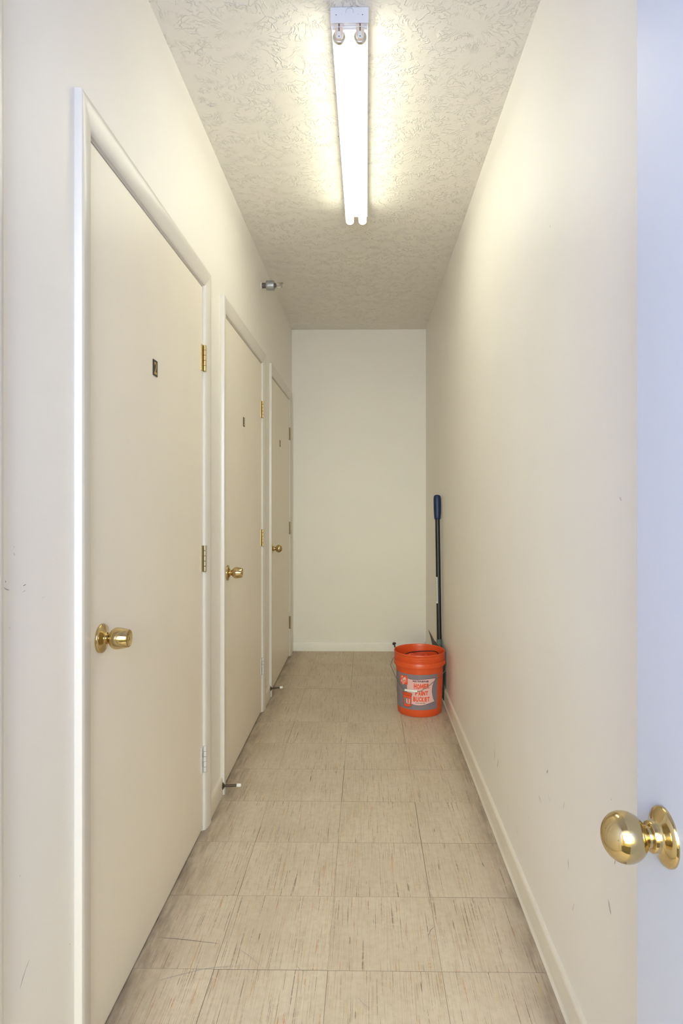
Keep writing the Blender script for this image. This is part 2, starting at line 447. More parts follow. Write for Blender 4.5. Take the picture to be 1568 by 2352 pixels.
# ------------------------------------------------------------------ scuffs (thin marks on the paint)
def scuff(parent, x, y, z, length, width, ang, m, name='scuff_mark', bend=0.0):
    # a cluster of thin slivers of rubbed-off dirt
    s = 1 if x < 0 else -1
    k_ = 1 if width < .005 else max(2, int(width / .0035))
    g = Geo()
    for q_ in range(k_):
        n = 6; v = []; f = []
        a_ = ang + random.uniform(-.12, .12); ca, sa = math.cos(a_), math.sin(a_)
        L = length * random.uniform(.45, 1.0); W = min(width, .0036) * random.uniform(.7, 1.0)
        o1 = random.uniform(-.5, .5) * (length - L); o2 = 0 if k_ == 1 else width * ((q_ + .5) / k_ - .5)
        for k in range(n + 1):
            t = k / n - 0.5
            w = W * (1 - (2 * t) ** 2) ** 0.5 * 0.5 * random.uniform(0.5, 1.1)
            bx = bend * (t * t - 0.1) + o2
            for sg in (-1, 1):
                u = t * L + o1; q = sg * w + bx
                v.append((x + s * 0.0004, y + u * ca - q * sa, z + u * sa + q * ca))
        for k in range(n): f.append((2*k, 2*k+1, 2*k+3, 2*k+2))
        g.add(v, f)
    return g.obj(name, m, parent)
for y, z, l, w, a, m in [
    (2.366, .278, .085, .010, -1.25, M_scuff2), (2.31, .262, .06, .006, -1.2, M_scuff), (1.680, .512, .022, .006, -1.0, M_scuff),
    (1.507, .3605, .025, .004, 1.45, M_scuff), (1.228, .527, .026, .0035, -1.15, M_scuff), (1.198, 1.259, .012, .006, .4, M_scuff2),
    (1.656, 1.997, .007, .004, 1.2, M_scuff), (1.668, .448, .03, .003, .6, M_scuff2), (1.540, .4886, .03, .003, -1.0, M_scuff2),
    (1.243, .649, .008, .003, -1, M_scuff), (2.142, .188, .05, .004, 1.4, M_scuff2), (1.252, .424, .03, .008, 1.0, M_scuff2),
    (1.868, .285, .008, .004, 1, M_scuff), (2.018, .17, .03, .003, 1.2, M_scuff2), (1.10, .80, .05, .004, -.8, M_scuff2),
    (1.47, .28, .04, .003, -1.2, M_scuff2), (1.75, .40, .035, .005, .3, M_scuff2), (2.6, .22, .03, .004, 1.2, M_scuff2)]:
    scuff(wall_right, XR, y, z, l, w, a, m)
for y, z, l, w, a, m, bd in [
    (1.068, 1.173, .006, .0012, -1.1, M_scuff, 0), (1.068, 1.161, .008, .004, -.9, M_scuff2, 0), (1.0432, 1.1145, .010, .0035, -.9, M_scuff, 0),
    (1.044, 1.103, .024, .002, -.35, M_scuff, .006), (1.1008, 1.1013, .011, .0022, .25, M_scuff3, 0), (1.0994, 1.0904, .018, .0012, .15, M_scuff, 0),
    (1.165, 1.0689, .018, .001, .12, M_scuff2, 0), (1.216, 1.137, .005, .001, 1.4, M_scuff2, 0), (1.0548, 1.034, .009, .0015, 1.4, M_scuff2, 0),
    (1.0994, .3923, .055, .0024, .75, M_scuff, -.008), (1.0855, .5806, .006, .003, .8, M_scuff2, 0), (1.2703, .3251, .006, .002, 1.3, M_scuff, 0)]:
    scuff(wall_left, XL, y, z, l, w, a, m, bend=bd)

def scratch(pts, w, m):
    pts = smooth_path([(x, y, 0.0004) for x, y in pts], 5); v = []; f = []
    for k, q in enumerate(pts):
        t = (pts[min(k+1, len(pts)-1)] - pts[max(k-1, 0)]).normalized(); nrm = Vector((-t.y, t.x, 0)) * w * math.sin(PI * (k + .4) / (len(pts) - .2))
        v += [q - nrm, q + nrm]
    for k in range(len(pts) - 1): f.append((2*k, 2*k+1, 2*k+3, 2*k+2))
    return mesh('scratch', v, f, m, floor)
for pts, w, m in [([(-.60, 1.7432), (-.5241, 1.7359), (-.4142, 1.7203)], .0009, M_scuff3), ([(-.5767, 1.5721), (-.4962, 1.6052), (-.4218, 1.6302), (-.3305, 1.6400)], .0009, M_scuff),
                  ([(-.3613, 1.7043), (-.3227, 1.6754), (-.2741, 1.6292)], .0007, M_scuff), ([(-.1953, 1.655), (-.1758, 1.6276), (-.1577, 1.6218)], .0007, M_scuff),
                  ([(.1807, 1.7597), (.1867, 1.7811), (.2014, 1.7995)], .0009, M_scuff3), ([(-.1061, 2.0904), (-.085, 2.098), (-.0616, 2.1035)], .0006, M_scuff),
                  ([(-.1684, 2.2219), (-.15, 2.231), (-.1295, 2.2366)], .0006, M_scuff), ([(-.0231, 1.5411), (-.0065, 1.52), (.0097, 1.5046)], .0006, M_scuff), ([(-.2433, 1.5246), (-.238, 1.505), (-.2329, 1.4859)], .0007, M_scuff)]:
    scratch(pts, w, m)
# ------------------------------------------------------------------ baseboards
def bb_prof(h=0.078, t=0.011, toe=0.0):
    p = [(0, 0), (t + toe, 0)]
    if toe: p += [(t + toe, 0.002), (t + toe * .4, 0.006), (t, 0.013)]
    p += [(t, h - 0.012), (t * 0.85, h - 0.005), (t * 0.55, h - 0.0012), (t * .2, h), (0, h)]
    return p
o = Geo().extrude(bb_prof(toe=0.007), lambda u, v, e: (XR - u, (0.15, YB)[e], v)).obj('baseboard_right', M_base, auto=40)
struct(o, 'cream coved baseboard running along the bare long wall', 'baseboard')
o = Geo().extrude(bb_prof(), lambda u, v, e: ((XL, XR - 0.0111)[e], YB - u, v)).obj('baseboard_back', M_baseb, auto=40)
struct(o, 'off-white baseboard across the foot of the end wall', 'baseboard')
CW = 0.062                                   # casing width
gaps = [(DOORS[i][1] + 0.008 + CW, DOORS[i+1][0] - 0.008 - CW) for i in range(3)] + [(DOORS[3][1] + 0.008 + CW, YB - 0.0112)]
desc = ['between the nearest closet door and the door numbered 2', 'between the door numbered 2 and the middle door',
        'between the middle door and the last door', 'between the last door and the end wall']
for (a, b_), d in zip(gaps, desc):
    o = Geo().extrude(bb_prof(), lambda u, v, e: (XL + u, (a, b_)[e], v)).obj('baseboard_left', M_base, auto=40)
    struct(o, 'short piece of cream baseboard ' + d, 'baseboard')

# ------------------------------------------------------------------ text on a plane, returned as 2D verts and faces
def text2d(s, bold=0.0, spacing=1.0):
    if s == 'M' and bold > 0:
        return ([(0,0),(0,1),(.25,1),(.25,0),(.75,0),(.75,1),(1,1),(1,0),(.02,1),(.27,1),(.61,.2),(.39,.2),(.98,1),(.73,1)],
                [(0,1,2,3),(4,5,6,7),(8,9,10,11),(12,10,11,13)])
    cu = bpy.data.curves.new('t', 'FONT'); cu.body = s; cu.size = 1.0; cu.offset = bold; cu.space_character = spacing
    cu.resolution_u = 3
    ob = bpy.data.objects.new('t', cu); COL.objects.link(ob)
    dg = bpy.context.evaluated_depsgraph_get(); dg.update()
    me = bpy.data.meshes.new_from_object(ob.evaluated_get(dg))
    v = [(p.co.x, p.co.y) for p in me.vertices]; f = [tuple(p.vertices) for p in me.polygons]
    bpy.data.objects.remove(ob); bpy.data.curves.remove(cu); bpy.data.meshes.remove(me)
    x0 = min(p[0] for p in v); x1 = max(p[0] for p in v); y0 = min(p[1] for p in v); y1 = max(p[1] for p in v)
    return [((x - x0) / (x1 - x0), (y - y0) / (y1 - y0)) for x, y in v], f

# ------------------------------------------------------------------ doors
CAS = [(0, 0), (0, .006), (.003, .0088), (.010, .0112), (.022, .0135), (.036, .0158), (.048, .0172), (.057, .0172), (.0605, .0160), (CW, .0135), (CW, 0)]

def knob_tulip(parent, origin, direction):
    M = axis_to(direction, origin)
    k = Geo().lathe([(.0125, .018), (.0135, .022), (.017, .0245), (.0225, .029), (.0252, .034), (.0257, .039), (.0250, .046), (.0232, .055), (.0212, .064), (.0200, .067), (.0185, .0672), (.017, .0655), (.006, .0635)], 40, M).obj('door_knob', M_brass, parent, auto=50)
    Geo().lathe([(.0342, 0), (.0342, .004), (.0330, .0062), (.029, .0075), (.018, .0115), (.0150, .013), (.0138, .015)], 40, M).obj('rosette', M_brass, k, auto=50)
    Geo().lathe([(.0118, .012), (.0108, .016), (.0112, .0185), (.0128, .0195)], 28, M).obj('neck', M_brass, k, auto=60)
    Geo().lathe([(.0062, .0630), (.0062, .0665), (.0052, .0672)], 20, M).obj('key_cylinder', M_brass2, k, auto=40)
    Geo().add([M @ Vector(p) for p in [(-.0008, -.0035, .0675), (.0008, -.0035, .0675), (.0008, .0035, .0675), (-.0008, .0035, .0675),
                                       (-.0008, -.0035, .0668), (.0008, -.0035, .0668), (.0008, .0035, .0668), (-.0008, .0035, .0668)]],
              [(0,1,2,3),(4,7,6,5),(0,4,5,1),(1,5,6,2),(2,6,7,3),(3,7,4,0)]).obj('keyhole', M_black, k)
    return k

def knob_ball(parent, origin, direction, r=0.0262, c=0.045, rs=1.0):
    M = axis_to(direction, origin)
    prof = [(.0105, c - r * .93)]
    for i in range(3, 21):
        a = PI * i / 20
        prof.append((max(.0005, r * math.sin(a)), c - r * math.cos(a) * (0.96 if i < 10 else 0.90)))
    k = Geo().lathe(prof, 48, M).obj('door_knob', M_brass, parent, auto=60)
    Geo().lathe([(q * rs, h) for q, h in [(.0332, 0), (.0332, .0022), (.0318, .0042), (.027, .0062), (.021, .0085), (.0175, .0105), (.0168, .0125)]], 48, M).obj('rosette', M_brass, k, auto=50)
    Geo().lathe([(.0155, .009), (.0155, .0165), (.0145, .0175), (.0112, .0182), (.0105, .0225)], 36, M).obj('neck', M_brass, k, auto=45)
    return k

def hinge(parent, y, z, kind):
    # three-knuckle butt hinge: pin barrel proud of the casing edge, leaf edge beside it
    h, x = 0.0985, XL
    m = {'brass': M_brass2, 'dull': M_dull, 'painted': M_paintedmetal}[kind]
    p = Geo().bbox((x - 0.002, y - 0.019, z - h/2), (x + 0.0026, y + 0.006, z + h/2), 0.0008, 1).obj('hinge', m, parent)
    xc, yc, n = x + 0.0085, y + 0.0045, 5
    for k in range(n):
        z0, z1 = z - h/2 + h * k / n + .0007, z - h/2 + h * (k + 1) / n - .0007
        Geo().lathe([(.0056, z0), (.0062, z0 + .0005), (.0062, z1 - .0005), (.0056, z1)], 16, Matrix.Translation((xc, yc, 0))).obj('knuckle', m, p, auto=40)
    Geo().lathe([(.0045, z - h/2 - .003), (.0062, z - h/2 - .0015), (.0062, z - h/2 - .0005)], 14, Matrix.Translation((xc, yc, 0))).obj('pin_tip', m, p, auto=40)
    if kind == 'painted':
        for zz in (-.017, .017):
            Geo().box((x + .0026, y - .0085, z + zz - .0095), (x + .0032, y - .0015, z + zz + .0095)).obj('paint_recess', M_pipe, p)
    return p

def closet_door(n, a, b_, label, plate=None, knob='tulip', hinges=('brass', 'brass', 'painted'), near=True):
    root = empty('door_%d' % n, (XL, (a + b_) / 2, 0))
    struct(root, label, 'door')
    inv = Matrix.Translation((-XL, -(a + b_) / 2, 0))
    made = []
    slab = Geo().bbox((XL - 0.036, a, 0.009), (XL - 0.0005, b_, ZD), 0.0015, 2).obj('door_slab', M_door, root); made.append(slab)
    # jamb lining
    g = Geo()
    g.box((XL - WT, a - GAP - JT, 0), (XL, a - GAP, ZD + GAP)).box((XL - WT, b_ + GAP, 0), (XL, b_ + GAP + JT, ZD + GAP)).box((XL - WT, a - GAP - JT, ZD + GAP), (XL, b_ + GAP + JT, ZD + GAP + JT))
    g.box((XL - .05, a - GAP, 0), (XL - .038, a + .010, ZD + GAP)).box((XL - .05, b_ - .010, 0), (XL - .038, b_ + GAP, ZD + GAP)).box((XL - .05, a, ZD - .010), (XL - .038, b_, ZD + GAP))
    made.append(g.obj('jamb', M_trim, root))
    rv = 0.008
    zi = ZD + rv
    made.append(Geo().extrude(CAS, lambda u, v, e: (XL + v, a - rv - u, (0.0, zi + u)[e])).obj('casing', M_trim, root, auto=35))
    made.append(Geo().extrude(CAS, lambda u, v, e: (XL + v, b_ + rv + u, (0.0, zi + u)[e])).obj('casing', M_trim, root, auto=35))
    made.append(Geo().extrude(CAS, lambda u, v, e: (XL + v, (a - rv - u, b_ + rv + u)[e], zi + u)).obj('casing', M_trim, root, auto=35))
    ky = a + 0.062
    if knob == 'tulip': made.append(knob_tulip(root, (XL - .0005, ky, 0.932), (1, 0, 0)))
    else: made.append(knob_ball(root, (XL - .0005, ky, 0.938), (1, 0, 0)))
    lf = Geo().box((XL - .030, a - .0016, .905), (XL + .0004, a + .0002, .958)).obj('latch_plate', M_brass2, root); made.append(lf)
    for z, kd in zip((0.274, 1.036, 1.797), hinges[::-1]):
        made.append(hinge(root, b_, z, kd))
    if plate:
        yc = a + 0.4265; zc = 1.6455 + (0.009 if n == 3 else 0.022 if n == 4 else 0)
        pl = Geo().bbox((XL, yc - .0185, zc - .0235), (XL + .0016, yc + .0185, zc + .0235), .0004, 1).obj('number_plate', M_plate, root)
        v, f = text2d(plate, 0.02)
        Geo().add([(XL + .0019, yc - .0115 + .023 * x, zc - .0185 + .037 * y) for x, y in v], f).obj('digit', M_gold, pl)
        made.append(pl)
    for o in made:
        o.matrix_parent_inverse = inv
    return root

closet_door(1, *DOORS[0], 'nearest closet door, of which only the white casing edge shows', None, 'tulip')
d2 = closet_door(2, *DOORS[1], 'large cream closet door with number 2 plate and brass knob', '2', 'tulip', ('brass', 'dull', 'painted'))
closet_door(3, *DOORS[2], 'middle cream closet door between door 2 and the far door', '3', 'tulip', ('brass', 'brass', 'painted'))
closet_door(4, *DOORS[3], 'farthest cream closet door with round brass knob beside end wall', '4', 'ball', ('dull', 'dull', 'dull'))
slab2 = [c_ for c_ in d2.children if c_.name.startswith('door_slab')][0]
for y, z, l, w, a, m in [(1.536, .246, .035, .002, 1.3, M_scuff2), (1.616, .309, .02, .004, 1.3, M_scuff2), (1.549, .109, .03, .010, 1.5, M_scuff2), (1.431, .109, .02, .006, 1.4, M_scuff2), (1.72, .16, .006, .003, 1.2, M_scuff)]:
    sc_o = scuff(slab2, XL - .0005, y, z, l, w, a, m)
    sc_o.matrix_parent_inverse = Matrix.Translation((-XL, -(DOORS[1][0] + DOORS[1][1]) / 2, 0))

# entrance door leaf, folded back beside the viewer
LX, LY1 = 0.310, 0.704
root = empty('door_5', (LX, LY1, 0)); inv = Matrix.Translation((-LX, -LY1, 0))
struct(root, 'open white entrance door with round brass knob, close to the viewer', 'door')
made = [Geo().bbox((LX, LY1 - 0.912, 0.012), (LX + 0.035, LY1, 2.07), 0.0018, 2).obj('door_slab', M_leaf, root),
        knob_ball(root, (LX - .0002, LY1 - 0.068, 0.907), (-1, -.03, 0), .0250, .0435, .885),
        Geo().box((LX + .006, LY1 - .0005, .88), (LX + .029, LY1 + .001, .937)).obj('latch_plate', M_brass2, root)]
for z in (0.274, 1.036, 1.797):
    made.append(Geo().lathe([(.006, z - .05), (.0064, z - .049), (.0064, z + .049), (.006, z + .05)], 14, Matrix.Translation((LX - .006, LY1 - .918, 0))).obj('hinge', M_brass2, root, auto=40))
for o in made: o.matrix_parent_inverse = inv

# ------------------------------------------------------------------ spring door stops
def door_stop(origin, direction, label, droop=0.0, length=0.078):
    d = Vector(direction).normalized()
    root = empty('door_stop', origin)
    tag(root, label, 'door stop', 'bronze door stops on the baseboards')
    inv = Matrix.Translation(-Vector(origin))
    M = axis_to(d, origin)
    pts = []
    parts = [Geo().lathe([(.0150, 0), (.0150, .0018), (.012, .0035), (.0075, .0052), (.006, .008)], 24, M).obj('base', M_bronze, root, auto=45)]
    prof = [(.0058, .006)]
    L = length - .018
    for k in range(14):
        h0 = .008 + (L - .008) * k / 14; h1 = .008 + (L - .008) * (k + 1) / 14
        prof += [(.0044, h0), (.0056, (h0 + h1) / 2)]
    prof += [(.0044, L)]
    parts.append(Geo().lathe(prof, 14, M).obj('spring', M_bronze, root, auto=80))
    parts.append(Geo().lathe([(.0066, L - .001), (.0078, L + .002), (.0074, L + .014), (.0060, L + .0175), (.002, L + .0185)], 18, M).obj('rubber_tip', M_rubber, root, auto=50))
    for o in parts: o.matrix_parent_inverse = inv
    return root
bbx = XL + 0.011
door_stop((bbx, 2.588, 0.040), (1, .05, .03), 'bronze door stop with white tip between door 2 and middle door')
door_stop((bbx, 3.885, 0.055), (1, .05, .10), 'bronze door stop with white tip between middle door and farthest door')
door_stop((0.2316, YB - 0.011, 0.0645), (0.10, -1, -0.34), 'dark door stop on the end wall baseboard, behind the orange bucket', length=0.085)

# ------------------------------------------------------------------ fluorescent strip light
FX, FY0, FY1, FW, FZ = -0.0485, 1.764, 2.968, 0.111, 2.638
root = empty('fluorescent_strip_light', (FX, (FY0 + FY1) / 2, ZC)); inv = Matrix.Translation((-FX, -(FY0 + FY1) / 2, -ZC))
tag(root, 'lit two-tube white fluorescent strip light on the ceiling', 'ceiling light')
made = []
x0, x1 = FX - FW / 2, FX + FW / 2
made.append(Geo().bbox((x0 + .002, FY0 + .002, FZ), (x1 - .002, FY1 - .002, ZC - .0005), .003, 2).obj('housing', M_white_metal, root))
for y0, y1, sgn in ((FY0 - .0015, FY0 + .0012, -1), (FY1 - .0012, FY1 + .0015, 1)):
    ep = Geo().bbox((x0, y0, FZ - .0005), (x1, y1, ZC - .0008), .0008, 1).obj('end_plate', M_white_metal, root); made.append(ep)
    yy = y0 if sgn < 0 else y1
    for dx in (-.039, .0375):
        Geo().lathe([(.0014, 0), (.0014, .0004)], 12, axis_to((0, sgn, 0), (FX + dx, yy - sgn * .0001, FZ + .0225))).obj('screw_hole', M_black, ep)
    ring = []
    for dx in (-.024, .024):
        Geo().lathe([(.0026, 0), (.0022, .0008), (.0005, .001)], 12, axis_to((0, sgn, 0), (FX + dx, yy, FZ + .025))).obj('dimple', M_white_metal, ep)
    rr = [(FX + .011 * math.cos(t), yy + sgn * .0002, FZ + .0315 + .011 * math.sin(t)) for t in [PI * k / 16 for k in range(-2, 19)]]
    Geo().tube(rr, .0004, 6).obj('knockout', M_pipe, ep)
    if sgn < 0:   # folded lip under the end plate
        Geo().bbox((x0 + .004, y0 + .0125, FZ - .011), (x1 - .004, y0 + .014, FZ), .0004, 1).obj('lip', M_white_metal, ep)
for tx in (FX - .0305, FX + .0305):
    zt = 2.6085
    tb = Geo().lathe([(.006, FY0 + .015), (.0168, FY0 + .016), (.0188, FY0 + .019), (.0188, FY1 - .019), (.0168, FY1 - .016), (.006, FY1 - .015)], 28, Matrix(((1,0,0,tx),(0,0,1,0),(0,-1,0,zt),(0,0,0,1)))).obj('tube', M_tube, root, auto=60)
    made.append(tb)
    for ya, yb_ in ((FY0 + .010, FY0 + .021), (FY1 - .021, FY1 - .010)):
        Geo().lathe([(.0150, ya), (.0185, ya + .0015), (.0193, ya + .004), (.0193, yb_ - .001), (.0189, yb_)], 28, Matrix(((1,0,0,tx),(0,0,1,0),(0,-1,0,zt),(0,0,0,1)))).obj('tube_cap', M_alu, tb, auto=50)
    for ye_, sgn in ((FY0, 1), (FY1, -1)):
        # lampholder: tapered body hanging from the channel with slot and rounded tip
        ya, yb_ = sorted((ye_ + sgn * .002, ye_ + sgn * .0105))
        out = [(-.0122, FZ), (-.0122, 2.6085), (-.0105, 2.600), (-.006, 2.5945), (0, 2.5925), (.006, 2.5945), (.0105, 2.600), (.0122, 2.6085), (.0122, FZ)]
        lh = Geo().extrude(out, lambda u, v, e: (tx + u, (ya, yb_)[e], v)).obj('lampholder', M_peach, root); made.append(lh)
        yo = ye_ + sgn * .002
        yq = sorted((yo - sgn * .0006, yo + sgn * .001))
        Geo().box((tx - .0013, yq[0], 2.6135), (tx + .0013, yq[1], FZ)).obj('slot', M_black, lh)
        tip = [(-.0048, 2.6125), (0, 2.616), (.0048, 2.6125), (.006, 2.603), (.0092, 2.6005), (.0058, 2.5958), (0, 2.594), (-.0058, 2.5958), (-.0092, 2.6005), (-.006, 2.603)]
        Geo().extrude(tip, lambda u, v, e: (tx + u, (yq[0] - sgn * .0006, yq[1])[e], v)).obj('tip', M_plast, lh)
        Geo().lathe([(.0016, 0), (.0016, .0006)], 10, axis_to((0, -sgn, 0), (tx, yo - sgn * .001, 2.6005))).obj('pin_hole', M_black, lh)
# lip wire bridging the near lampholders
made.append(Geo().tube(smooth_path([(x0 + .008, FY0 + .0008, FZ - .014), (FX - .03, FY0 - .0015, FZ - .0125), (FX - .012, FY0, FZ - .0110), (FX + .012, FY0, FZ - .0110), (FX + .03, FY0 - .0015, FZ - .0115), (x1 - .008, FY0 + .0008, FZ - .012)], 5), .0009, 8).obj('retaining_wire', M_plast, root, smooth=True))
for o in made: o.matrix_parent_inverse = inv

# ------------------------------------------------------------------ sidewall sprinkler head
SY, SZ = 3.605, 2.530
root = empty('fire_sprinkler', (XL, SY, SZ)); inv = Matrix.Translation((-XL, -SY, -SZ))
tag(root, 'small grey metal sidewall fire sprinkler high on the wall near the ceiling', 'sprinkler')
M = axis_to((1, 0, 0), (XL, SY, SZ))
made = [Geo().lathe([(.021, 0), (.0205, .0025), (.0165, .0045), (.0155, .005)], 28, M).obj('escutcheon', M_plast, root, auto=40)]
prof = []
for k in range(9): prof += [(.0150, .003 + k * .0032), (.0162, .0046 + k * .0032)]
made.append(Geo().lathe(prof, 24, M).obj('threaded_pipe', M_iron, root, auto=80))
made.append(Geo().lathe([(.0262, .030), (.0280, .0320), (.0285, .040), (.0285, .072), (.0275, .0765), (.020, .078)], 32, M).obj('coupling', M_pipe, root, auto=40))
made.append(Geo().lathe([(.0130, .076), (.0150, .079), (.0150, .0835), (.0125, .085), (.0125, .088), (.006, .089)], 6, M).obj('hex_body', M_iron, root))
g = Geo()
for s in (-1, 1):
    g.tube([Vector((XL + h_, SY + s * .004, SZ + s * r_)) for h_, r_ in [(q.x, q.y) for q in smooth_path([(.082, .011, 0), (.090, .0150, 0), (.102, .0150, 0), (.113, .0105, 0), (.121, .003, 0)], 5)]], .0026, 8)
made.append(g.obj('frame_arms', M_chrome, root, smooth=True))
made.append(Geo().lathe([(.001, .089), (.0028, .091), (.0030, .104), (.0022, .114), (.0008, .117)], 12, M).obj('glass_bulb', M_glass, root, smooth=True))
made.append(Geo().lathe([(.0155, .1215), (.0155, .1228), (.005, .1240)], 20, M).obj('deflector', M_chrome, root, auto=40))
made.append(Geo().bbox((XL + .106, SY - .013, SZ + .0135), (XL + .129, SY + .013, SZ + .0152), .0004, 1).obj('hood', M_chrome, root))
for o in made: o.matrix_parent_inverse = inv

# ------------------------------------------------------------------ orange bucket
BX, BY = 0.3185, 3.66
root = empty('paint_bucket', (BX, BY, 0))
tag(root, 'orange plastic paint bucket with grey and pink label on the floor', 'bucket')
def brad(z): return 0.131 + 0.0105 * max(0, min(1, z / 0.29))
outer = [(.118, .004), (.1235, .0005), (.1290, .0015), (.1310, .006)]
outer += [(brad(z), z) for z in (.03, .08, .14, .20, .25, .284)]
outer += [(.1432, .2845), (.1520, .2850), (.1532, .2865), (.1532, .3120), (.1522, .3135),       # wide collar
          (.1482, .3142), (.1482, .3205), (.1515, .3215), (.1520, .3245), (.1490, .3255), (.1485, .3305), (.1510, .3315), (.1514, .3345), (.1490, .3355),
          (.1492, .3500), (.1508, .3515), (.1522, .3560), (.1522, .3605), (.1508, .3630), (.1488, .3630), (.1475, .3610), (.1465, .350)]
inner = [(brad(.29) - .0028, .285), (brad(.15) - .0028, .15), (.1270, .012), (.06, .010)]
body = Geo().lathe(outer + inner, 72, None, True, True).obj('bucket_body', M_orange, root, auto=35)
FACE = -0.0  # label angle zero faces the viewer end of the corridor
def onb(phi, z, eps):
    a = math.radians(phi); r = brad(z) + eps
    return (r * math.sin(a), -r * math.cos(a), z)
def patch(name, poly, m, parent, eps, thick=0.0):
    # polygon in (degrees, height), triangulated finely so that it follows the curve
    bm = bmesh.new()
    bv = [bm.verts.new((p[0], p[1] * 600, 0)) for p in poly]
    bm.faces.new(bv)
    lo = min(p[0] for p in poly); hi = max(p[0] for p in poly)
    k = math.ceil(lo / 3.0) * 3.0
    while k < hi:
        bmesh.ops.bisect_plane(bm, geom=bm.verts[:] + bm.edges[:] + bm.faces[:], plane_co=(k + .013, 0, 0), plane_no=(1, 0, 0))
        k += 3.0
    bm.verts.index_update()
    v = [onb(x.co.x, x.co.y / 600, eps) for x in bm.verts]
    f = [[q.index for q in fc.verts] for fc in bm.faces]
    bm.free()
    return mesh(name, v, f, m, parent, smooth=False)
def stroke(name, pts, w, m, parent, eps, closed=True):
    # thin printed outline following a polygon
    v, f = [], []
    P_ = list(pts); n = len(P_)
    seg = []
    for i in range(n if closed else n - 1):
        p, q = P_[i], P_[(i+1) % n]
        st = max(1, int(abs(q[0] - p[0]) / 3))
        for k in range(st):
            t0, t1 = k / st, (k + 1) / st
            seg.append(((p[0] + (q[0]-p[0])*t0, p[1] + (q[1]-p[1])*t0), (p[0] + (q[0]-p[0])*t1, p[1] + (q[1]-p[1])*t1)))
    for p, q in seg:
        dx, dz = (q[0] - p[0]) * .00237, q[1] - p[1]
        l = math.hypot(dx, dz) or 1
        nx, nz = -dz / l * w / .00237, dx / l * w
        b0 = len(v)
        v += [onb(p[0] - nx, p[1] - nz, eps), onb(p[0] + nx, p[1] + nz, eps), onb(q[0] + nx, q[1] + nz, eps), onb(q[0] - nx, q[1] - nz, eps)]
        f.append((b0, b0+1, b0+2, b0+3))
    return mesh(name, v, f, m, parent)
def word(name, s, p0, p1, z0, z1, m, parent, eps, bold=0.02, jit=0.0, rot=0.0):
    # letters fitted one by one into the box (degrees x height), each a little uneven
    n = len(s); v, f = [], []
    wd_ = [0.45 if ch in 'I.-1' else 1.25 if ch in 'MW' else 0.55 if ch == ' ' else 1.0 for ch in s]
    tot = sum(wd_); x = p0
    for ch, w in zip(s, wd_):
        cw = (p1 - p0) * w / tot
        if ch != ' ':
            lv, lf = text2d(ch, bold * (.3 if ch in 'MW' else 1))
            zz0 = z0 + random.uniform(-jit, jit); zz1 = z1 + random.uniform(-jit, jit)
            if ch == '-': zz0, zz1 = z0 + (z1-z0)*.40, z0 + (z1-z0)*.62
            if ch == '.': zz1 = z0 + (z1-z0)*.2
            sl = random.uniform(-1, 1) * jit * 250
            b0 = len(v)
            for a, c_ in lv:
                ph = x + cw * (.05 + .90 * a) + sl * (c_ - .5); zq = zz0 + (zz1 - zz0) * c_
                v.append((ph, zq))
            f += [tuple(i + b0 for i in q) for q in lf]
        x += cw
    if rot:
        cx, cz = (p0 + p1) / 2, (z0 + z1) / 2; ca, sa = math.cos(rot), math.sin(rot); K = .00237
        v = [(cx + ((a - cx) * K * ca - (b_ - cz) * sa) / K, cz + (a - cx) * K * sa + (b_ - cz) * ca) for a, b_ in v]
    return mesh(name, [onb(a, b_, eps) for a, b_ in v], f, m, parent)
lab = patch('label', [(-87, .247), (-44, .2485), (0, .2495), (44, .2490), (44.6, .0440), (0, .0440), (-44, .0425), (-87, .0420)], M_labgrey, root, .0005)
ban = [(-36.7, .2228), (-28, .2212), (-19.4, .2203), (-8, .2212), (3, .2228), (16, .2250), (28, .2255), (37.5, .2250), (34, .212), (30.4, .1955), (28, .182), (27.2, .169), (26.8, .150), (27.8, .135), (30.2, .112), (35.2, .0890),
       (28, .0862), (20.7, .0825), (8.3, .0750), (-2, .0715), (-8, .0710), (-16, .0722), (-30, .0780), (-36, .084), (-37, .149)]
patch('label_banner', ban, M_labpink, lab, .0009)
stroke('label_outline', ban, .0008, M_labink, lab, .0012)
patch('logo_panel', [(-58.5, .2345), (-34.0, .2372), (-34.1, .1862), (-57.0, .1815)], M_laborange, lab, .0014)
word('logo_text', 'THE', -55.5, -47, .2185, .2290, M_labwhite, lab, .0018, .0, 0, .62)
word('logo_text', 'HOME', -57.5, -36.5, .2035, .2180, M_labwhite, lab, .0018, .01, 0, .62)
word('logo_text', 'DEPOT', -52.5, -34.5, .1915, .2030, M_labwhite, lab, .0018, .0, 0, .62)
word('label_text', 'MULTI-PURPOSE', -21, 17.2, .2065, .2165, M_labink, lab, .0016, .05, .0006)
word('label_text', 'HOMER', -18.8, 19.4, .1675, .1980, M_laborange, lab, .0016, .055, .0016)
word('label_text', 'PAINT', -15.6, 16.6, .1295, .1555, M_laborange, lab, .0016, .055, .0014)
word('label_text', 'BUCKET', -20.8, 20.8, .0930, .1215, M_laborange, lab, .0016, .055, .0018)
word('label_text', '5 U.S. GALLONS', -14, 9, .0822, .0875, M_labink, lab, .0016, .02)
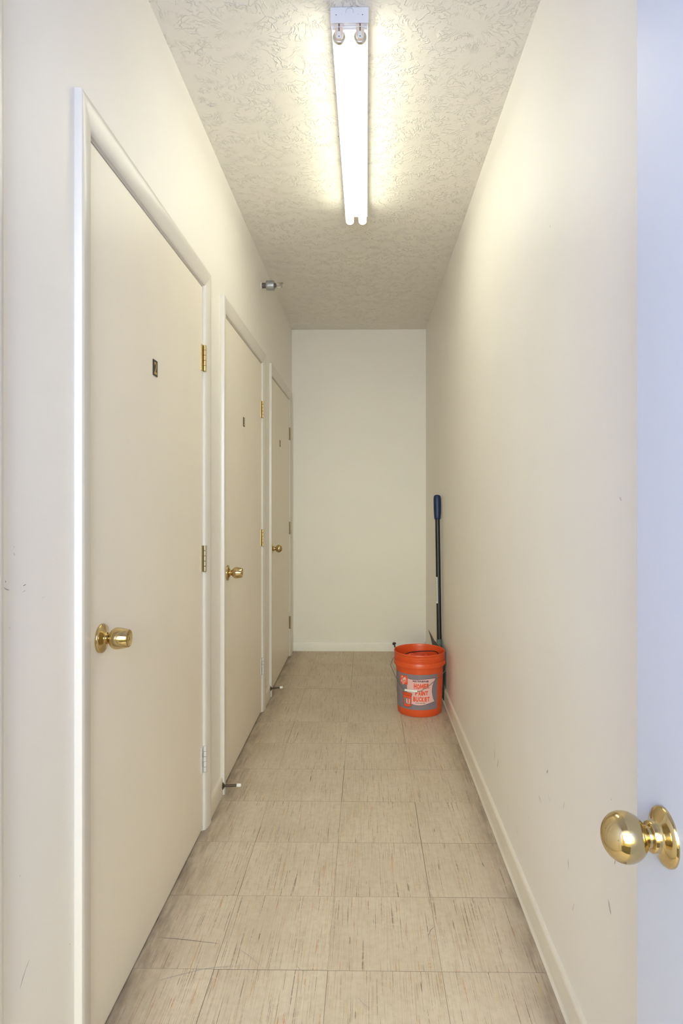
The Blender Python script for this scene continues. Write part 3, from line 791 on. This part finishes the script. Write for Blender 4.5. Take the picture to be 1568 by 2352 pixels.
# the small printed bucket in the corner of the label
mini = [(-50.5, .1370), (-44, .1395), (-36, .1405), (-28, .1400), (-23.1, .1380), (-23.6, .1290), (-24.6, .1235), (-25.6, .0640), (-30, .0585), (-37, .0555), (-43, .0560), (-47.6, .0590), (-48.6, .1195), (-50.2, .1255)]
patch('printed_bucket', mini, M_laborange, lab, .0018)
stroke('label_outline', mini, .0008, M_labink, lab, .0021)
stroke('label_outline', [(-49.6, .1250), (-42, .1225), (-34, .1220), (-24.3, .1240)], .0008, M_labink, lab, .0021, False)
stroke('label_outline', [(-49.5, .1325), (-42, .1300), (-34, .1300), (-24, .1330)], .0005, M_labink, lab, .0021, False)
patch('printed_label', [(-45.5, .1085), (-36, .1075), (-27.2, .1070), (-28.7, .0735), (-36, .0720), (-44.3, .0715)], M_labgrey, lab, .0022)
patch('printed_label', [(-39, .1040), (-34, .1010), (-28.5, .1035), (-29.2, .0770), (-34, .0755), (-39, .0785)], M_labpink, lab, .0024)
for z0, z1 in ((.0945, .1005), (.0875, .0930), (.0800, .0855)):
    patch('printed_text', [(-36.2, z1), (-31, z1), (-31.2, z0), (-36, z0)], M_laborange, lab, .0026)
# moulded seam nub, ears and wire bail with its white grip
for ph in (-112, 68):
    a = math.radians(ph); d = Vector((math.sin(a), -math.cos(a), 0))
    Geo().lathe([(.010, -.004), (.010, .003), (.008, .005), (.004, .0055)], 20, axis_to(d, d * .1532 + Vector((0, 0, .300)))).obj('ear', M_orange, root, auto=40)
af = math.radians(-22); e2 = Vector((math.sin(af), -math.cos(af), 0)); e1 = Vector((math.cos(af), math.sin(af), 0))
def bl(a, b_, z): return e1 * a + e2 * b_ + Vector((0, 0, z))
left = [bl(-.152, 0, .300), bl(-.163, .002, .300), bl(-.1665, .018, .285), bl(-.171, .036, .262), bl(-.145, .066, .237), bl(-.100, .116, .198), bl(-.062, .1425, .168), bl(-.054, .1462, .158), bl(-.043, .1475, .1565)]
right = [bl(.034, .1475, .1575), bl(.044, .1465, .1580), bl(.056, .1445, .163), bl(.096, .1205, .192), bl(.140, .072, .230), bl(.168, .038, .262), bl(.1665, .018, .285), bl(.163, .002, .300), bl(.152, 0, .300)]
bail = Geo().tube(left, .0017, 8).tube(right, .0017, 8).tube([bl(-.043, .1475, .1565), bl(.034, .1475, .1575)], .0017, 8).obj('bail', M_wire, root, smooth=True)
Mg = axis_to(bl(.034, .1475, .1575) - bl(-.043, .1475, .1565), bl(-.043, .1475, .1565)); Lg = (bl(.034, .1475, .1575) - bl(-.043, .1475, .1565)).length
Geo().lathe([(.0035, 0), (.0062, .0004), (.0068, .0015), (.0068, Lg - .0015), (.0062, Lg - .0004), (.0035, Lg)], 20, Mg).obj('grip', M_grip, bail, auto=40)

# crumpled orange film and a black cord lying in the bucket
root = empty('orange_bag', (BX, BY, 0.313))
tag(root, 'crumpled orange bag with a black cord inside the orange bucket', 'bag')
v, f = [], []
nr, na = 14, 48
rnd = random.Random(3)
ph = [rnd.uniform(0, 6.28) for _ in range(8)]
def bagz(x, y):
    z = .006 * math.sin(38 * x + ph[0] + 14 * y) + .005 * math.sin(55 * y + ph[1] - 20 * x) + .004 * math.sin(90 * x - 60 * y + ph[2])
    z += .036 * max(0, 1 - math.hypot((x + .062) * .9, (y - .100) * 1.25) / .032) ** .6          # folded peak
    z += .034 * max(0, 1 - abs((x - .05) * .9 + (y - .108) * .5) / .03) * max(0, 1 - math.hypot(x - .05, (y - .108) * 2.2) / .055)
    return z
for i in range(nr + 1):
    for k in range(na):
        r = .128 * i / nr; a = 2 * PI * k / na
        x, y = r * math.cos(a), r * math.sin(a)
        v.append((x, y, bagz(x, y) - .004 - .03 * (i / nr) ** 4))
for i in range(nr):
    for k in range(na):
        f.append((i*na+k, i*na+(k+1)%na, (i+1)*na+(k+1)%na, (i+1)*na+k))
mesh('bag_film', v, f, M_bag, root)
cord = [(-.098, -.020, .006), (-.0901, -.001, .017), (-.071, .0305, .0195), (-.0427, .0574, .020), (-.0014, .0762, .020), (.05, .086, .020), (.085, .088, .020), (.110, .076, .018), (.120, .060, .008)]
Geo().tube([q - Vector((0, .008, -.001)) for q in smooth_path(cord, 4)], .0028, 8).obj('cord', M_shaft, root, smooth=True)

# ------------------------------------------------------------------ snow shovel
SX0, SY0 = 0.474, 3.95
root = empty('snow_shovel', (SX0, SY0, 0)); inv = Matrix.Translation((-SX0, -SY0, 0))
tag(root, 'dark snow shovel with blue grip leaning on the wall behind the bucket', 'shovel')
bot, top = Vector((.4745, 3.965, .30)), Vector((.4700, 4.055, 1.292))
d = (top - bot).normalized()
made = [Geo().tube([bot, bot + d * .3, bot + d * .6, top - d * .10], .0158, 20).obj('shaft', M_shaft, root, smooth=False, auto=50)]
hs = top - d * .158
grip = Geo().tube([hs - d * .004, hs, hs + d * .012, hs + d * .05, hs + d * .10, hs + d * .135, hs + d * .150, hs + d * .157, hs + d * .160],
                  [.0175, .0205, .0218, .0240, .0248, .0245, .0225, .0165, .008], 24).obj('grip', M_navy, root, smooth=True)
made.append(grip)
# sticker wrapped round part of the shaft, facing the corridor
g = Geo(); n = 10; vv = []
t = d; ax = Vector((-1, 0, 0)); ax = (ax - t * ax.dot(t)).normalized(); bx = t.cross(ax)
for zz in (.585, .755):
    c0 = bot + d * ((zz - bot.z) / d.z)
    for k in range(n + 1):
        q = -1.1 + 1.15 * k / n
        vv.append(c0 + (ax * math.cos(q) - bx * math.sin(q)) * .0162)
g.add(vv, [(k, k+1, n+2+k, n+1+k) for k in range(n)])
st = g.obj('sticker', M_sticker, root, smooth=True); made.append(st)
g = Geo(); rs_ = random.Random(5)
for row in range(2):
    zz = .600
    while zz < .735:
        l = rs_.uniform(.004, .012)
        q0 = -.62 + row * .34
        vv = []
        for z_ in (zz, zz + l):
            c0 = bot + d * ((z_ - bot.z) / d.z)
            for q in (q0, q0 + .2):
                vv.append(c0 + (ax * math.cos(q) - bx * math.sin(q)) * .0165)
        g.add(vv, [(0, 1, 3, 2)]); zz += l + .004
g.obj('sticker_print', M_pipe, st)
# blade: sheet with a curled upper edge, back against the wall
NU, NV, BH = 22, 18, .340
def blade_pt(i, j, off=0.0):
    u, w = i / NU, j / NV
    y = 3.815 + (4.312 - 3.815) * u
    A = .020 + .020 * u + .018 * max(0, u - .55) ** 2
    x = .4815 - A * w ** 2.6 - .006 * math.sin(PI * u) * (1 - w) * .5
    z = .002 + BH * w * (1 - .05 * (1 - abs(2 * u - 1)) * w)
    return (x + off, y, z)
v = [blade_pt(i, j) for i in range(NU+1) for j in range(NV+1)] + [blade_pt(i, j, .003) for i in range(NU+1) for j in range(NV+1)]
K = (NU+1) * (NV+1); f = []
for i in range(NU):
    for j in range(NV):
        a = i*(NV+1)+j
        f += [(a, a+1, a+NV+2, a+NV+1), (K+a, K+a+NV+1, K+a+NV+2, K+a+1)]
for i in range(NU):
    a = i*(NV+1); f.append((a, a+NV+1, K+a+NV+1, K+a)); a += NV; f.append((a, K+a, K+a+NV+1, a+NV+1))
for j in range(NV):
    a = j; f.append((a, K+a, K+a+1, a+1)); a = NU*(NV+1)+j; f.append((a, a+1, K+a+1, K+a))
bld = mesh('blade', v, f, M_blade, root, auto=40); made.append(bld)
e = Geo().tube([blade_pt(i, NV, .0015) for i in range(NU+1)], .0014, 8).obj('blade_edge', M_edge, bld, smooth=True)
Geo().tube([blade_pt(NU, j, .0015) for j in range(NV+1)], .0016, 8).obj('blade_side', M_shaft, bld, smooth=True)
soc = Geo().tube([Vector((.4900, 3.955, .10)), Vector((.4860, 3.958, .20)), Vector((.4780, 3.962, .27)), Vector((.4745, 3.965, .31)), bot + d * .055], [.006, .010, .0155, .0172, .0170], 18).obj('socket', M_socket, root, auto=50)
made.append(soc)
for o in made: o.matrix_parent_inverse = inv
